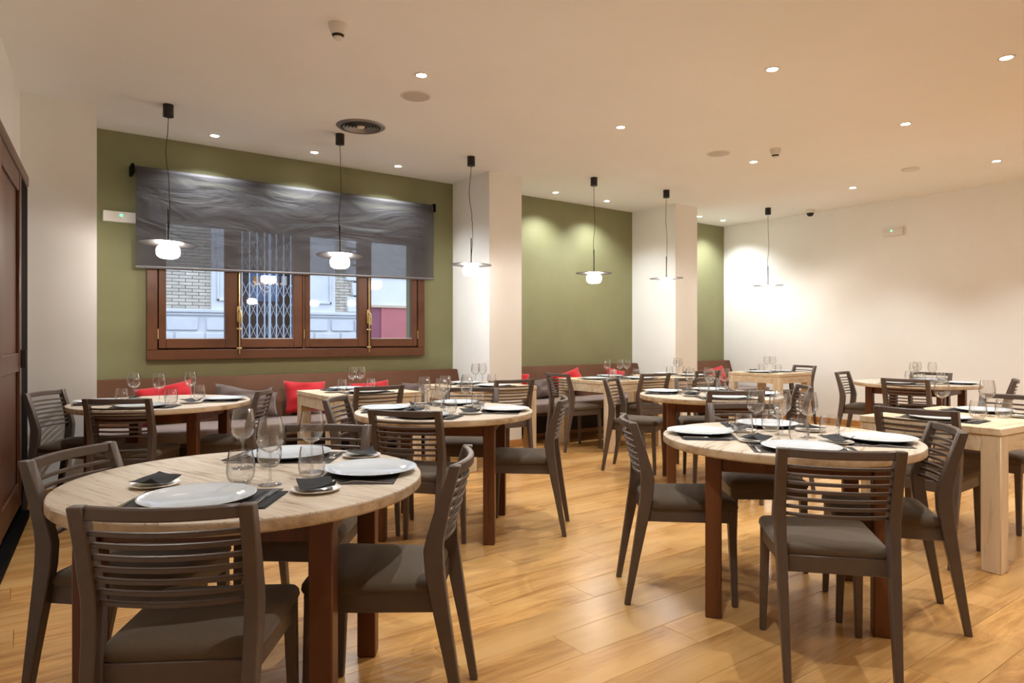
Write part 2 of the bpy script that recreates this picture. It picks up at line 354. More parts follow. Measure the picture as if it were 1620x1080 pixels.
# ------------------------------------------------------------------ the street outside
struct(part('street', MB().box(-12, 30, YW+.3, 16.6, -.3, -.2), m_asph, None), 'asphalt street beyond the window')
YF = 15.7
fb = tag(empty('house_facade', (5, YF, -.2)), 'cream brick house with white stone plinth across the street', 'building')
def fpart(name, mb, m, parent=fb, **k):
    o = part(name, mb, m, parent, **k); 
    if parent is fb: o.location = (-5, -YF, .2)
    return o
fw = MB(); fw.box(-6, 3.93, YF+.02, YF+.5, -.2, 7); fw.box(5.25, 6.98, YF+.02, YF+.5, -.2, 7); fw.box(3.93, 5.25, YF+.02, YF+.5, 3.9, 7)
fpart('wall', fw, m_mortar)
brick = MB().box(0, .25, 0, .04, 0, .06).mesh('brick', m_brick)
half = MB().box(0, .118, 0, .04, 0, .06).mesh('brick', m_brick)
for bx0, bx1 in ((1.0, 3.33), (6.12, 6.64)):
    zz = 1.83; k = 0
    while zz < 3.85:
        x = bx0 if k % 2 == 0 else bx0 - .13
        while x < bx1 - .05:
            if x < bx0: b = link('brick', half, fb, (x+.132-5, -.02, zz+.2))
            elif x+.25 > bx1+.02: b = link('brick', half, fb, (x-5, -.02, zz+.2))
            else: b = link('brick', brick, fb, (x-5, -.02, zz+.2))
            x += .262
        zz += .071; k += 1
for x0, x1 in ((3.33, 3.93), (5.25, 6.12)):
    pm = MB(); pm.box(x0, x1, YF-.10, YF+.02, 1.80, 5.0)
    fpart('pilaster', pm, m_stone)
    q = MB(); a0, a1, b0, b1 = x0+.10, x1-.10, 2.0, 4.6
    for bb in ((a0, a1, b0, b0+.06), (a0, a1, b1, b1+.06), (a0, a0+.06, b0, b1), (a1-.06, a1, b0, b1)): q.box(bb[0], bb[1], YF-.14, YF-.10, bb[2], bb[3])
    fpart('panel_moulding', q, m_stone, bevel=.012, seg=1)
for x0, x1 in ((1.0, 3.93), (5.25, 6.98)):
    fpart('plinth', MB().box(x0-(5 if x0 == 1 else 0), x1, YF-.08, YF+.02, -.2, 1.80), m_stone)
    fpart('cornice', MB().box(x0-(5 if x0 == 1 else 0), x1+.03, YF-.17, YF-.08, 1.74, 1.82).box(x0, x1+.02, YF-.13, YF-.08, 1.68, 1.74), m_stone, bevel=.02)
blk = []
for z0, z1, xs in ((1.36, 1.63, (1.1, 1.75, 2.42, 3.08, 3.2, 3.93)), (.98, 1.31, (1.1, 2.0, 2.6, 3.2, 3.93)), (1.36, 1.63, (5.27, 5.95, 6.0, 6.6, 6.98)), (.98, 1.31, (5.27, 5.6, 6.25, 6.98)), (.5, .94, (1.1, 1.75, 2.42, 3.2, 3.93)), (.5, .94, (5.27, 5.95, 6.98))):
    for a, b in zip(xs, xs[1:]):
        if b-a > .2: fpart('stone_block', MB().box(a+.025, b-.025, YF-.125, YF-.08, z0, z1), m_stone, bevel=.015, seg=1)
for z0, z1, x0 in ((1.83, 2.2, 6.44), (2.24, 2.55, 6.56), (2.6, 2.95, 6.40), (3.0, 3.35, 6.56), (3.4, 3.8, 6.40)):
    fpart('stone_block', MB().box(x0, 6.98, YF-.10, YF+.02, z0, z1), m_stone, bevel=.015, seg=1)
# doorway
fpart('door_leaf', MB().box(3.93, 4.585, YF+.38, YF+.44, -.2, 3.9), m_doorx)
fpart('door_leaf', MB().box(4.595, 5.25, YF+.38, YF+.44, -.2, 3.9), m_doorx)
fpart('door_glass', MB().box(4.28, 4.56, YF+.365, YF+.38, 2.05, 2.75), m_doorg)
fpart('door_glass', MB().box(4.62, 4.92, YF+.365, YF+.38, 2.05, 2.75), m_doorg)
fpart('notice', MB().box(4.34, 4.46, YF+.355, YF+.364, 2.42, 2.62), m_orange)
fpart('notice', MB().box(4.98, 5.10, YF+.355, YF+.364, 2.45, 2.66), m_paper)
# folding scissor gate
gt = tag(empty('folding_gate', (4.59, YF-.02, -.2)), 'grey blue folding scissor gate closing the doorway across the street', 'gate')
def gpart(name, mb): 
    o = part(name, mb, m_gate, gt); o.location = (-4.59, -(YF-.02), .2); return o
gx = [3.98, 4.145, 4.31, 4.475, 4.575, 4.605, 4.74, 4.905, 5.07, 5.2]
for x in gx: gpart('gate_bar', MB().box(x-.013, x+.013, YF-.035, YF-.005, -.18, 3.7))
for a, b in zip(gx, gx[1:]):
    if b-a < .05: continue
    for zc in (.4, .85, 1.36, 1.84, 2.29, 2.9, 3.3):
        for sgn in (1, -1):
            h = .19*sgn
            gpart('gate_lattice', MB().hexa([(a, YF-.03, zc-h-.012), (b, YF-.03, zc+h-.012), (b, YF-.02, zc+h-.012), (a, YF-.02, zc-h-.012)], [(a, YF-.03, zc-h+.012), (b, YF-.03, zc+h+.012), (b, YF-.02, zc+h+.012), (a, YF-.02, zc-h+.012)]))
# neighbouring building
nb = tag(empty('rendered_house', (9, YF, -.2)), 'house with white render above a pink base across the street', 'building')
def npart(name, mb, m, **k):
    o = part(name, mb, m, nb, **k); o.location = (-9, -YF, .2); return o
npart('upper_wall', MB().box(7.0, 20, YF-.02, YF+.4, 2.02, 7), m_stone2)
npart('base_wall', MB().box(7.34, 20, YF-.08, YF+.4, -.2, 1.96), m_pink)
npart('corner_strip', MB().box(7.0, 7.34, YF-.05, YF+.4, -.2, 1.96), m_purple)
npart('ledge', MB().box(7.0, 20, YF-.12, YF+.4, 1.96, 2.02), m_beige)
npart('band', MB().box(7.0, 20, YF-.05, YF-.02, 2.72, 2.77), m_beige)

# ------------------------------------------------------------------ benches
def bench(x0, x1, label, ncush, pos):
    b = tag(empty('banquette', ((x0+x1)/2, 6.3, 0)), label, 'bench', 'banquettes along the green wall'); ox, oy = (x0+x1)/2, 6.3
    prof = [(6.712, .84), (6.60, .84), (6.44, .345), (6.712, .345)]
    bk = MB().loft([[(x0-ox, y-oy, z) for y, z in prof], [(x1-ox, y-oy, z) for y, z in prof]])
    part('backboard', bk, m_bench, b, bevel=.006, seg=1)
    part('seat_board', MB().box(x0-ox, x1-ox, 5.90-oy, 6.44-oy, .315, .345), m_dark, b, bevel=.003, seg=1)
    part('base', MB().box(x0-ox, x1-ox, 6.38-oy, 6.712-oy, 0.0, .315), m_dark, b)
    part('plinth', MB().box(x0-ox, x1-ox, 6.366-oy, 6.38-oy, 0, .04), m_base, b)
    w = (x1-x0)/ncush
    for k in range(ncush):
        a, c = x0+k*w+.004-ox, x0+(k+1)*w-.004-ox
        rings = []
        part('seat_cushion', MB().box(a, c, 5.885-oy, 6.435-oy, .347, .455), m_mauve, b, bevel=.022, seg=3)
    return b
bench(.475, 4.05, 'long brown banquette with mauve seat cushions below the window', 3, 'w')
bench(4.502, 7.038, 'brown banquette with mauve cushions between the two right pillars', 2, 'm')
bench(7.502, 9.15, 'short brown banquette in the far corner beside the cream wall', 1, 'f')

def pillow_mesh(w, h, t, m, seed, droop=0.):
    rnd = random.Random(seed); n = 14; mb = MB(); idx = {}
    ph = [rnd.uniform(0, 6.28) for _ in range(4)]
    for side in (1, -1):
        g = []
        for j in range(n+1):
            for i in range(n+1):
                u, v = i/n*2-1, j/n*2-1
                e = max(0, (1-abs(u)**2.6)*(1-abs(v)**2.6))**.5
                pin = 1-.10*(1-abs(u)**2)*abs(v)**3
                pin2 = 1-.10*(1-abs(v)**2)*abs(u)**3
                x = u*w/2*pin2; z = v*h/2*pin
                wr = .010*math.sin(5*u+3*v+ph[0]) + .008*math.sin(8*v-4*u+ph[1])
                y = side*(t/2*e) + wr*e
                z -= droop*(max(0, v)**2)*(.5+.5*math.sin(2.3*u+ph[2]))
                g.append((x, y, z))
        f = [(j*(n+1)+i, j*(n+1)+i+1, (j+1)*(n+1)+i+1, (j+1)*(n+1)+i) for j in range(n) for i in range(n)]
        mb.add(g, f if side < 0 else [tuple(reversed(q)) for q in f])
    me = mb.mesh('pillow', m, smooth=True, ang=180)
    bm2 = bmesh.new(); bm2.from_mesh(me); bmesh.ops.remove_doubles(bm2, verts=bm2.verts, dist=.0005); bmesh.ops.recalc_face_normals(bm2, faces=bm2.faces); bm2.to_mesh(me); bm2.free(); me.shade_smooth()
    return me
def pillow(x, y, zc, w, h, t, m, tilt, roll, yaw, label, group, seed, droop=0.):
    o = link('throw_pillow', pillow_mesh(w, h, t, m, seed, droop))
    o.location = (x, y, zc)
    o.rotation_euler = (R(-tilt), R(roll), R(yaw))
    rot = o.rotation_euler.to_matrix(); vs = [rot @ v.co for v in o.data.vertices]
    dz = .457-(zc+min(v.z for v in vs)); o.location.z += dz
    o.location.y -= max((y+v.y) - (6.44+(o.location.z+v.z-.345)*.3232) for v in vs) + .002
    tag(o, label, 'pillow', group)
GR, GG = 'red throw pillows on the banquettes', 'grey throw pillows on the banquettes'
pillow(1.02, 6.27, .635, .46, .33, .13, m_red, 22, -9, 3, 'red pillow behind the round table beside the left pillar', GR, 1)
pillow(1.68, 6.27, .600, .56, .30, .15, m_mauve2, 26, 6, -4, 'crumpled grey pillow in the middle of the bench below the window', GG, 2, .06)
pillow(2.23, 6.29, .625, .42, .33, .13, m_red, 20, 3, 0, 'red pillow just left of the square table below the window', GR, 3)
pillow(2.92, 6.27, .615, .44, .30, .12, m_red, 22, -3, 0, 'red pillow behind the square table below the window', GR, 4)
pillow(3.50, 6.26, .575, .44, .26, .13, m_mauve2, 26, 4, 0, 'grey pillow at the right end of the bench below the window', GG, 5)
pillow(4.74, 6.26, .625, .36, .33, .12, m_red, 20, 9, -25, 'red pillow next to the middle pillar', GR, 6)
pillow(5.17, 6.25, .570, .40, .25, .14, m_mauve2, 26, -3, 6, 'grey pillow next to the red one beside the middle pillar', GG, 7)
pillow(5.62, 6.28, .625, .46, .29, .13, m_red, 22, -13, 0, 'red pillow behind the square table between the two right pillars', GR, 8)
pillow(6.47, 6.28, .635, .36, .31, .12, m_red, 20, 12, 0, 'red pillow nearest the right pillar on the middle banquette', GR, 9)
pillow(8.62, 6.27, .62, .42, .28, .12, m_red, 22, -8, 0, 'red pillow on the far corner banquette', GR, 10)

# ------------------------------------------------------------------ chairs
def make_chair():
    t = empty('dining_chair')
    part('seat_frame', MB().hexa([(-.17,-.205,.372),(.17,-.205,.372),(.190,.190,.372),(-.190,.190,.372)], [(-.17,-.205,.432),(.17,-.205,.432),(.190,.190,.432),(-.190,.190,.432)]), m_taupe, t, bevel=.003, seg=1)
    # seat cushion
    n = 12; mb = MB(); top = []
    def edge(u): return (1-abs(u)**5)
    rings = []
    for k, (ins, z) in enumerate(((.004, .432), (0, .442), (.002, .456), (.010, .467), (.03, .474), (.07, .480), (.12, .484), (.165, .486))):
        ring = []
        for i in range(40):
            a = 2*math.pi*i/40; c, s_ = math.cos(a), math.sin(a); pw = .13
            u = math.copysign(abs(c)**pw, c); v = math.copysign(abs(s_)**pw, s_)
            yy = v*(.203-ins*1.0)
            hw = (.205 if v > 0 else .205) ; hw = .184 + .018*(v+1)/2 - ins*1.0
            ring.append((u*hw, yy, z))
        rings.append(ring)
    mb.loft(rings)
    part('seat', mb, m_seat, t, smooth=True, ang=60)
    def sec(z, yc, dw, xc, xw): return [(xc-xw/2, yc-dw/2, z), (xc+xw/2, yc-dw/2, z), (xc+xw/2, yc+dw/2, z), (xc-xw/2, yc+dw/2, z)]
    for s in (-1, 1):
        part('rear_leg', MB().loft([sec(0, -.292, .026, s*.174, .024), sec(.22, -.254, .037, s*.178, .030), sec(.40, -.222, .050, s*.181, .034), sec(.50, -.206, .056, s*.183, .035), sec(.565, -.202, .058, s*.184, .035), sec(.60, -.207, .053, s*.185, .035), sec(.70, -.232, .042, s*.1865, .035), sec(.82, -.268, .034, s*.188, .035)]), m_taupe, t, bevel=.003, seg=1)
    for s in (-1, 1):
        part('leg', MB().loft([sec(0, .184, .024, s*.182, .024), sec(.40, .171, .036, s*.174, .036), sec(.431, .171, .036, s*.174, .036)]), m_taupe, t, bevel=.003, seg=1)
    def bow(z, yc, hw, n=10): return [(hw*(2*i/n-1), yc-.032*(1-(2*i/n-1)**2), z) for i in range(n+1)]
    part('top_rail', MB().sweep(bow(.8035, -.263, .1725), .020, .032), m_taupe, t, bevel=.004, seg=1)
    for k in range(7):
        z = .7545-.0292*k; yc = -.202-.066*(z-.565)/.255
        part('slat', MB().sweep(bow(z, yc, .170), .0145, .0115), m_taupe, t, bevel=.002, seg=1)
    return t
chair0 = make_chair(); first = [True]
def chair(bx, by, facing, label, group):
    """bx, by: middle of the back's top edge on the plan; facing in degrees"""
    t = chair0 if first[0] else dup(chair0); first[0] = False
    f = R(facing); t.location = (bx+math.cos(f)*.268, by+math.sin(f)*.268, 0); t.rotation_euler = (0, 0, f-math.pi/2)
    tag(t, 'taupe slat-back dining chair ' + label, 'chair', group)

# ------------------------------------------------------------------ tables
TZ = .74
def round_top(Rr):
    e = .006
    prof = [(.0001, -.038), (Rr-e, -.038), (Rr, -.038+e), (Rr, -e), (Rr-e*.3, -e*.3), (Rr-e, 0), (Rr-.1, 0), (.0001, 0)]
    return MB().lathe(prof, 72)
def round_table(x, y, Rr, label, grain, legs=0):
    t = empty('round_table', (x, y, 0))
    tp = part('tabletop', round_top(Rr), m_white, t, smooth=True, ang=30); tp.data.materials.append(m_edge)
    for pg in tp.data.polygons:
        if abs(pg.normal.z) < .35: pg.material_index = 1
    tp.location = (0, 0, TZ); tp.rotation_euler = (0, 0, R(grain))
    q = .325; la = R(45+legs)
    for sx in (-1, 1):
        for sy in (-1, 1):
            l = part('leg', MB().box(-.034, .034, -.034, .034, 0, .7015), m_legb, t, bevel=.004, seg=1)
            l.location = (sx*q*math.cos(la)-sy*q*math.sin(la), sx*q*math.sin(la)+sy*q*math.cos(la), 0); l.rotation_euler = (0, 0, la)
    for k in range(4):
        a = part('apron', MB().box(-q+.034, q-.034, -.013, .013, .625, .7015), m_legb, t, bevel=.003, seg=1)
        th = la+R(90*k); a.location = (-math.sin(th)*q, math.cos(th)*q, 0); a.rotation_euler = (0, 0, th)
    return tag(t, label, 'table', 'round whitewashed tables')
def square_table(x0, x1, y0, y1, label, rz=0, m=None):
    cx, cy = (x0+x1)/2, (y0+y1)/2; w, d = (x1-x0)/2, (y1-y0)/2
    t = empty('square_table', (cx, cy, 0), R(rz)); L_ = .092
    part('tabletop', MB().box(-w, w, -d, d, TZ-.038, TZ), m_pale, t, bevel=.004, seg=1)
    for sx in (-1, 1):
        for sy in (-1, 1):
            part('leg', MB().cbox(sx*(w-L_/2-.004), sy*(d-L_/2-.004), (TZ-.039)/2, L_, L_, TZ-.039), m_paleV, t, bevel=.004, seg=1)
    for s in (-1, 1):
        part('apron', MB().box(-w+L_+.004, w-L_-.004, s*(d-.022)-.016, s*(d-.022)+.016, TZ-.125, TZ-.039), m_pale, t, bevel=.003, seg=1)
        part('apron', MB().box(s*(w-.022)-.016, s*(w-.022)+.016, -d+L_+.004, d-L_-.004, TZ-.125, TZ-.039), m_pale, t, bevel=.003, seg=1)
    return tag(t, label, 'table', 'pale square tables')

NM = {'T1': 'the front-left round table', 'T8': 'the front-right round table', 'T4': 'the middle round table', 'T2': 'the round table by the left pillar', 'T7': 'the round table right of centre',
      'T11': 'the round table by the cream wall', 'T12': 'the square right-edge table', 'T3': 'the square under-window table', 'T5': 'the square middle-pillar table',
      'T6': 'the square table between right pillars', 'T10': 'the square right-pillar table', 'T9': 'the square far-corner table'}
RT = {'T1': (.61, 2.30, .56, 'large round whitewashed table nearest the camera at front left', -73, 10), 'T8': (2.87, 1.76, .56, 'round whitewashed table at front right with four full settings', 20, -8), 'T4': (2.17, 3.69, .56, 'round whitewashed table in the middle of the room', 0, 4),
      'T2': (.82, 5.385, .59, 'round whitewashed table by the left pillar and the bench', 10, 15), 'T7': (4.52, 3.45, .56, 'round whitewashed table right of centre', 0, -1), 'T11': (7.45, 3.12, .57, 'round whitewashed table close to the cream right wall', 30, -40)}
for k, v in RT.items(): round_table(*v)
SQ = {'T3': (1.94, 2.76, 5.07, 5.84, 'pale wooden square table below the window with one chair'), 'T5': (3.20, 3.98, 5.03, 5.84, 'pale wooden square table before the middle pillar'),
      'T6': (4.94, 5.79, 5.03, 5.86, 'pale wooden square table between the two right pillars'), 'T10': (6.04, 6.84, 5.06, 5.84, 'pale wooden square table before the right pillar'),
      'T9': (7.70, 8.45, 4.82, 5.58, 'pale wooden square table in the far corner'), 'T12': (4.00, 5.00, 1.24, 1.97, 'pale wooden square table cut by the right edge of the picture', -3)}
for v in SQ.values(): square_table(*v)

G = 'slat-back chairs around the tables'
for c in (
 (.26, 1.70, 58, 'nearest the camera, back turned, at front left'),
 (.135, 2.705, -41, 'on the left of the front-left round table'),
 (1.16, 1.86, 142, 'on the right of the front-left round table, side on'),
 (1.07, 2.85, -129, 'on the far side of the front-left round table'),
 (.48, 4.83, 58, 'on the near side of the round table by the left pillar'),
 (.13, 5.80, -35, 'standing before the left pillar beside the dark door'),
 (1.45, 5.06, 150, 'on the right of the round table by the left pillar'),
 (2.28, 4.88, 88, 'on the near side of the square table below the window'),
 (1.62, 4.12, -41, 'on the left of the middle round table'),
 (1.62, 3.17, 40, 'on the near side of the middle round table'),
 (2.75, 3.22, 136, 'on the right of the middle round table, side on'),
 (2.77, 4.30, -131, 'on the far side of the middle round table'),
 (3.62, 4.90, 84, 'on the near side of the square table before the middle pillar'),
 (4.62, 5.50, -4, 'at the left end of the square table between the right pillars'),
 (5.46, 4.86, 84, 'on the near side of the square table between the right pillars'),
 (4.41, 4.47, -62, 'on the left of the round table right of centre'),
 (4.15, 2.94, 53, 'on the near side of the round table right of centre'),
 (5.15, 4.08, -132, 'on the far side of the round table right of centre'),
 (5.03, 2.93, 135, 'on the right of the round table right of centre'),
 (6.42, 4.92, 88, 'on the near side of the square table before the right pillar'),
 (8.73, 5.08, 163, 'at the right end of the square table in the far corner'),
 (3.37, 2.34, -129, 'on the far side of the front-right round table'),
 (2.25, 1.18, 42, 'nearest the camera, back turned, at front right'),
 (2.33, 2.25, -39, 'on the left of the front-right round table, side on'),
 (3.20, 1.215, 127, 'on the right of the front-right round table'),
 (7.41, 3.87, -80, 'on the left of the round table by the cream wall'),
 (6.60, 2.86, 4, 'on the near side of the round table by the cream wall'),
 (8.08, 3.23, 184, 'on the far side of the round table by the cream wall'),
 (7.30, 2.22, 108, 'on the right of the round table by the cream wall'),
 (3.88, 1.63, 5, 'on the left of the square table at the right edge'),
 (5.34, 1.62, 177, 'on the far side of the square table at the right edge'),
): chair(c[0], c[1], c[2], c[3], G)

# ------------------------------------------------------------------ tableware prototypes
def mk_plate(r, m):
    h = .019*r/.155
    prof = [(.0001, .002), (r*.55, .002), (r*.55, 0), (r*.6, 0), (r*.66, .003), (r*.97, h-.003), (r, h-.0005), (r*.995, h), (r*.97, h), (r*.72, h*.45), (r*.66, .0055), (.0001, .005)]
    return MB().lathe(prof, 48).mesh('plate', m, smooth=True, ang=50)
me_plate = mk_plate(.155, m_plate); me_bread = mk_plate(.073, m_cream)
def glass_bowl():
    out = [(.006, .092), (.018, .096), (.030, .106), (.0375, .122), (.0390, .135), (.0375, .155), (.0335, .176), (.0305, .190)]
    inn = [(max(.0001, r-.0011), z+.0015 if i < 3 else z) for i, (r, z) in enumerate(out)][::-1]; inn[-1] = (.0001, .0945)
    return MB().lathe(out+inn, 28).mesh('bowl', m_glass, smooth=True, ang=60)
def glass_stem():
    return MB().lathe([(.0001, 0), (.033, 0), (.0335, .0012), (.020, .0035), (.007, .007), (.0042, .015), (.0036, .04), (.0036, .075), (.005, .088), (.008, .0925), (.0001, .0935)], 20).mesh('stem', m_stem, smooth=True, ang=60)
def tumbler_mesh():
    out = [(.0001, 0), (.022, 0), (.028, .003), (.0365, .016), (.0405, .034), (.0400, .052), (.0365, .075), (.0335, .092)]
    inn = [(.0324, .092), (.0354, .075), (.0389, .052), (.0394, .034), (.0350, .017), (.026, .0075), (.0001, .006)]
    return MB().lathe(out+inn, 28).mesh('tumbler', m_glass, smooth=True, ang=60)
me_bowl, me_stem, me_tum = glass_bowl(), glass_stem(), tumbler_mesh()
def bar_flat(pts, t=.0016):
    """thin strip: pts = (y, halfwidth, z)"""
    mb = MB(); mb.loft([[(-w, y, z), (w, y, z), (w, y, z+t), (-w, y, z+t)] for y, w, z in pts]); return mb
fork_handle = bar_flat([(-.10, .0045, .001), (-.095, .0065, .001), (-.06, .0055, .002), (.0, .0032, .006), (.03, .0035, .006), (.042, .010, .003), (.058, .0125, .001)])
for k in range(4):
    x = -.0105+.007*k; fork_handle.hexa([(x-.0018, .056, .001), (x+.0018, .056, .001), (x+.001, .098, .006), (x-.001, .098, .006)], [(x-.0018, .056, .0028), (x+.0018, .056, .0028), (x+.001, .098, .0075), (x-.001, .098, .0075)])
me_fork = fork_handle.mesh('fork', m_steel, bevel=.0)
me_kb = bar_flat([(.0, .0075, .001), (.02, .0095, .001), (.08, .0095, .001), (.10, .006, .001), (.107, .001, .001)], .0012).mesh('blade', m_steel)
me_kh = bar_flat([(-.108, .006, .0), (-.10, .0085, .0), (-.02, .0065, .0), (.0, .006, .0)], .006).mesh('handle', m_steel, bevel=.0015, seg=1)
me_mat = MB().box(-.195, .195, -.125, .125, 0, .0012).mesh('placemat', m_mat)
me_pouch = MB().box(-.036, .036, -.10, .10, 0, .0018).box(-.033, .030, -.10, .05, .0018, .0034).mesh('napkin_pouch', m_nap)
def napkin_mesh(seed):
    rnd = random.Random(seed); n = 10; g = []; a = rnd.uniform(.004, .010)
    for side in (0, 1):
        for j in range(n+1):
            for i in range(n+1):
                u, v = i/n*2-1, j/n*2-1
                z = .010+a*(1+math.sin(2.4*u+1.2*v+rnd.random()*.02))*.6 + .010*max(0, u*v)**1.5 + .006*abs(u)**3
                g.append((u*.052, v*.052, z+side*.0014))
    f = []
    N = (n+1)**2
    for j in range(n):
        for i in range(n):
            q = (j*(n+1)+i, j*(n+1)+i+1, (j+1)*(n+1)+i+1, (j+1)*(n+1)+i); f.append(tuple(reversed(q))); f.append(tuple(N+k for k in q))
    for i in range(n):
        for a_, b_ in ((i, i+1), ((n)*(n+1)+i+1, n*(n+1)+i), ((i+1)*(n+1), i*(n+1)), (i*(n+1)+n, (i+1)*(n+1)+n)): f.append((a_, b_, N+b_, N+a_))
    return MB().add(g, f).mesh('napkin', m_nap, smooth=True, ang=50)
me_nap = [napkin_mesh(k) for k in range(3)]

SIDE = {k: 'at the %s side' % k for k in ('near', 'far', 'left', 'right', 'bench', 'pillar')}
SPEC = []
def setting(tb, side, px, py, facing, wine=None, tum=None, bread=None):
    f = R(facing); F = Vector((math.cos(f), math.sin(f))); Rt = Vector((F.y, -F.x)); P = Vector((px, py))
    at = lambda r, fw: P + Rt*r + F*fw
    SPEC.append(dict(tb=tb, side=side, P=P, f=f, at=at, wine=Vector(wine) if wine else at(.035, .235), tum=Vector(tum) if tum else at(.125, .19), bread=Vector(bread) if bread else at(-.20, .195)))
RAD = {'wine': .044, 'tum': .045, 'bread': .077}
def relax(specs, inside):
    """glasses and bread plates slide apart until nothing on the table touches"""
    fixed = []; free = []
    for q in specs:
        fixed.append((q['P'], .158)); fixed += [(q['at'](.182, y), .042) for y in (-.06, 0, .06, .1)]; fixed += [(q['at'](-.185, y), .018) for y in (-.08, -.03, .02, .06, .095)]
        free += [(q, k, RAD[k]) for k in ('bread', 'wine', 'tum')]
    for it in range(300):
        moved = False
        for i, (q, k, r) in enumerate(free):
            p = q[k]
            for c, rc in fixed:
                d = p-c; l = d.length
                if l < r+rc: q[k] = p = p + (d/l if l > 1e-6 else Vector((1, 0)))*(r+rc-l)*.6; moved = True
            for q2, k2, r2 in free[i+1:]:
                d = p-q2[k2]; l = d.length
                if l < r+r2:
                    s_ = (d/l if l > 1e-6 else Vector((1, 0)))*(r+r2-l)*.5; q[k] = p = p+s_; q2[k2] = q2[k2]-s_; moved = True
            q[k] = p = inside(p, r)
        if not moved: break
def lay(q):
    f = q['f']; rz = f-math.pi/2; z = TZ; e = .0003; at = q['at']; P = q['P']
    where = '%s of %s' % (SIDE[q['side']], NM[q['tb']])
    tag(link('placemat', me_mat, None, (*at(0, .022), z+e), rz), 'dark placemat ' + where, 'placemat', 'charcoal placemats'); zt = z+.0018
    tag(link('dinner_plate', me_plate, None, (*P, zt), rz), 'white dinner plate ' + where, 'plate', 'white dinner plates')
    tag(link('fork', me_fork, None, (*at(-.178, .0), zt), rz+R(random.uniform(-4, 4))), 'steel fork ' + where, 'fork', 'steel forks')
    tag(link('napkin_pouch', me_pouch, None, (*at(.182, .005), zt), rz+R(random.uniform(-3, 2))), 'folded cutlery napkin ' + where, 'napkin', 'black cutlery napkins')
    kn = empty('table_knife', (*at(.180, .015), zt+.0037), rz+R(random.uniform(-6, 0)))
    link('blade', me_kb, kn); link('handle', me_kh, kn)
    tag(kn, 'steel knife ' + where, 'knife', 'steel table knives')
    bx, by = q['bread']
    tag(link('bread_plate', me_bread, None, (bx, by, zt), rz), 'cream bread plate ' + where, 'plate', 'bread plates')
    tag(link('cocktail_napkin', random.choice(me_nap), None, (bx, by, zt+.001), rz+R(random.uniform(20, 70))), 'black paper napkin ' + where, 'napkin', 'black paper napkins')
    wg = empty('wine_glass', (*q['wine'], zt)); wg.scale = (1.08, 1.08, 1.1); link('bowl', me_bowl, wg); link('stem', me_stem, wg)
    tag(wg, 'stemmed wine glass ' + where, 'wine glass', 'wine glasses')
    wt = link('water_tumbler', me_tum, None, (*q['tum'], zt)); wt.scale = (1.06, 1.06, 1.13)
    tag(wt, 'clear water tumbler ' + where, 'glass', 'water tumblers')

def rs(tb, side, direction, facing=None, r=None, **k):
    cx, cy, Rr = RT[tb][:3]; r = r or Rr-.175; a = R(direction)
    setting(tb, side, cx+r*math.cos(a), cy+r*math.sin(a), (direction+180) if facing is None else facing, **k)
setting('T1', 'near', .400, 2.040, 57, wine=(.625, 2.13), tum=(.555, 2.20), bread=(.335, 2.33))
setting('T1', 'right', .965, 2.135, 146, wine=(.80, 2.25), tum=(.775, 2.145), bread=(.70, 1.995))
setting('T1', 'far', .840, 2.605, -127, wine=(.63, 2.46), tum=(.735, 2.475), bread=(1.01, 2.42))
setting('T8', 'left', 2.625, 2.06, -45, wine=(2.80, 1.875), tum=(2.695, 1.885), bread=(2.905, 2.08))
setting('T8', 'far', 3.135, 2.035, -131, wine=(2.90, 1.80), tum=(2.96, 1.90), bread=(3.13, 1.79))
setting('T8', 'right', 3.085, 1.445, 126, wine=(2.915, 1.665), tum=(2.94, 1.575), bread=(2.80, 1.46))
setting('T8', 'near', 2.575, 1.515, 42, wine=(2.715, 1.715), tum=(2.745, 1.625), bread=(2.59, 1.79))
rs('T4', 'left', 140); rs('T4', 'near', -140); rs('T4', 'right', -42); rs('T4', 'far', 48)
rs('T2', 'near', -116); rs('T2', 'left', 158); rs('T2', 'right', -20)
rs('T7', 'left', 118); rs('T7', 'near', -126); rs('T7', 'far', 38); rs('T7', 'right', -46)
rs('T11', 'near', 184); rs('T11', 'far', 6); rs('T11', 'right', -78)
setting('T12', 'left', 4.185, 1.63, 2, wine=(4.40, 1.70), tum=(4.36, 1.50))
setting('T12', 'far', 4.815, 1.62, 182, wine=(4.56, 1.52), tum=(4.60, 1.42))
setting('T3', 'bench', 2.33, 5.665, -90); setting('T3', 'near', 2.33, 5.245, 90)
setting('T5', 'pillar', 3.58, 5.665, -90); setting('T5', 'near', 3.58, 5.205, 90)
setting('T6', 'left', 5.125, 5.44, 0, wine=(5.335, 5.52), tum=(5.29, 5.33)); setting('T6', 'bench', 5.58, 5.68, -90, bread=(5.715, 5.475), tum=(5.42, 5.56)); setting('T6', 'near', 5.57, 5.205, 90, bread=(5.36, 5.245))
setting('T10', 'pillar', 6.52, 5.665, -90); setting('T10', 'near', 6.52, 5.235, 90)
setting('T9', 'right', 8.275, 5.17, 180); setting('T9', 'left', 7.875, 5.22, 0)

for tb in NM:
    sp = [q for q in SPEC if q['tb'] == tb]
    if tb in RT:
        c = Vector(RT[tb][:2]); Rr = RT[tb][2]
        def inside(p, r, c=c, Rr=Rr):
            d = p-c; return p if d.length < Rr-r-.005 else c+d.normalized()*(Rr-r-.005)
    else:
        x0, x1, y0, y1 = SQ[tb][:4]
        def inside(p, r, x0=x0, x1=x1, y0=y0, y1=y1): return Vector((min(max(p.x, x0+r+.01), x1-r-.01), min(max(p.y, y0+r+.01), y1-r-.01)))
    relax(sp, inside)
    for q in sp: lay(q)

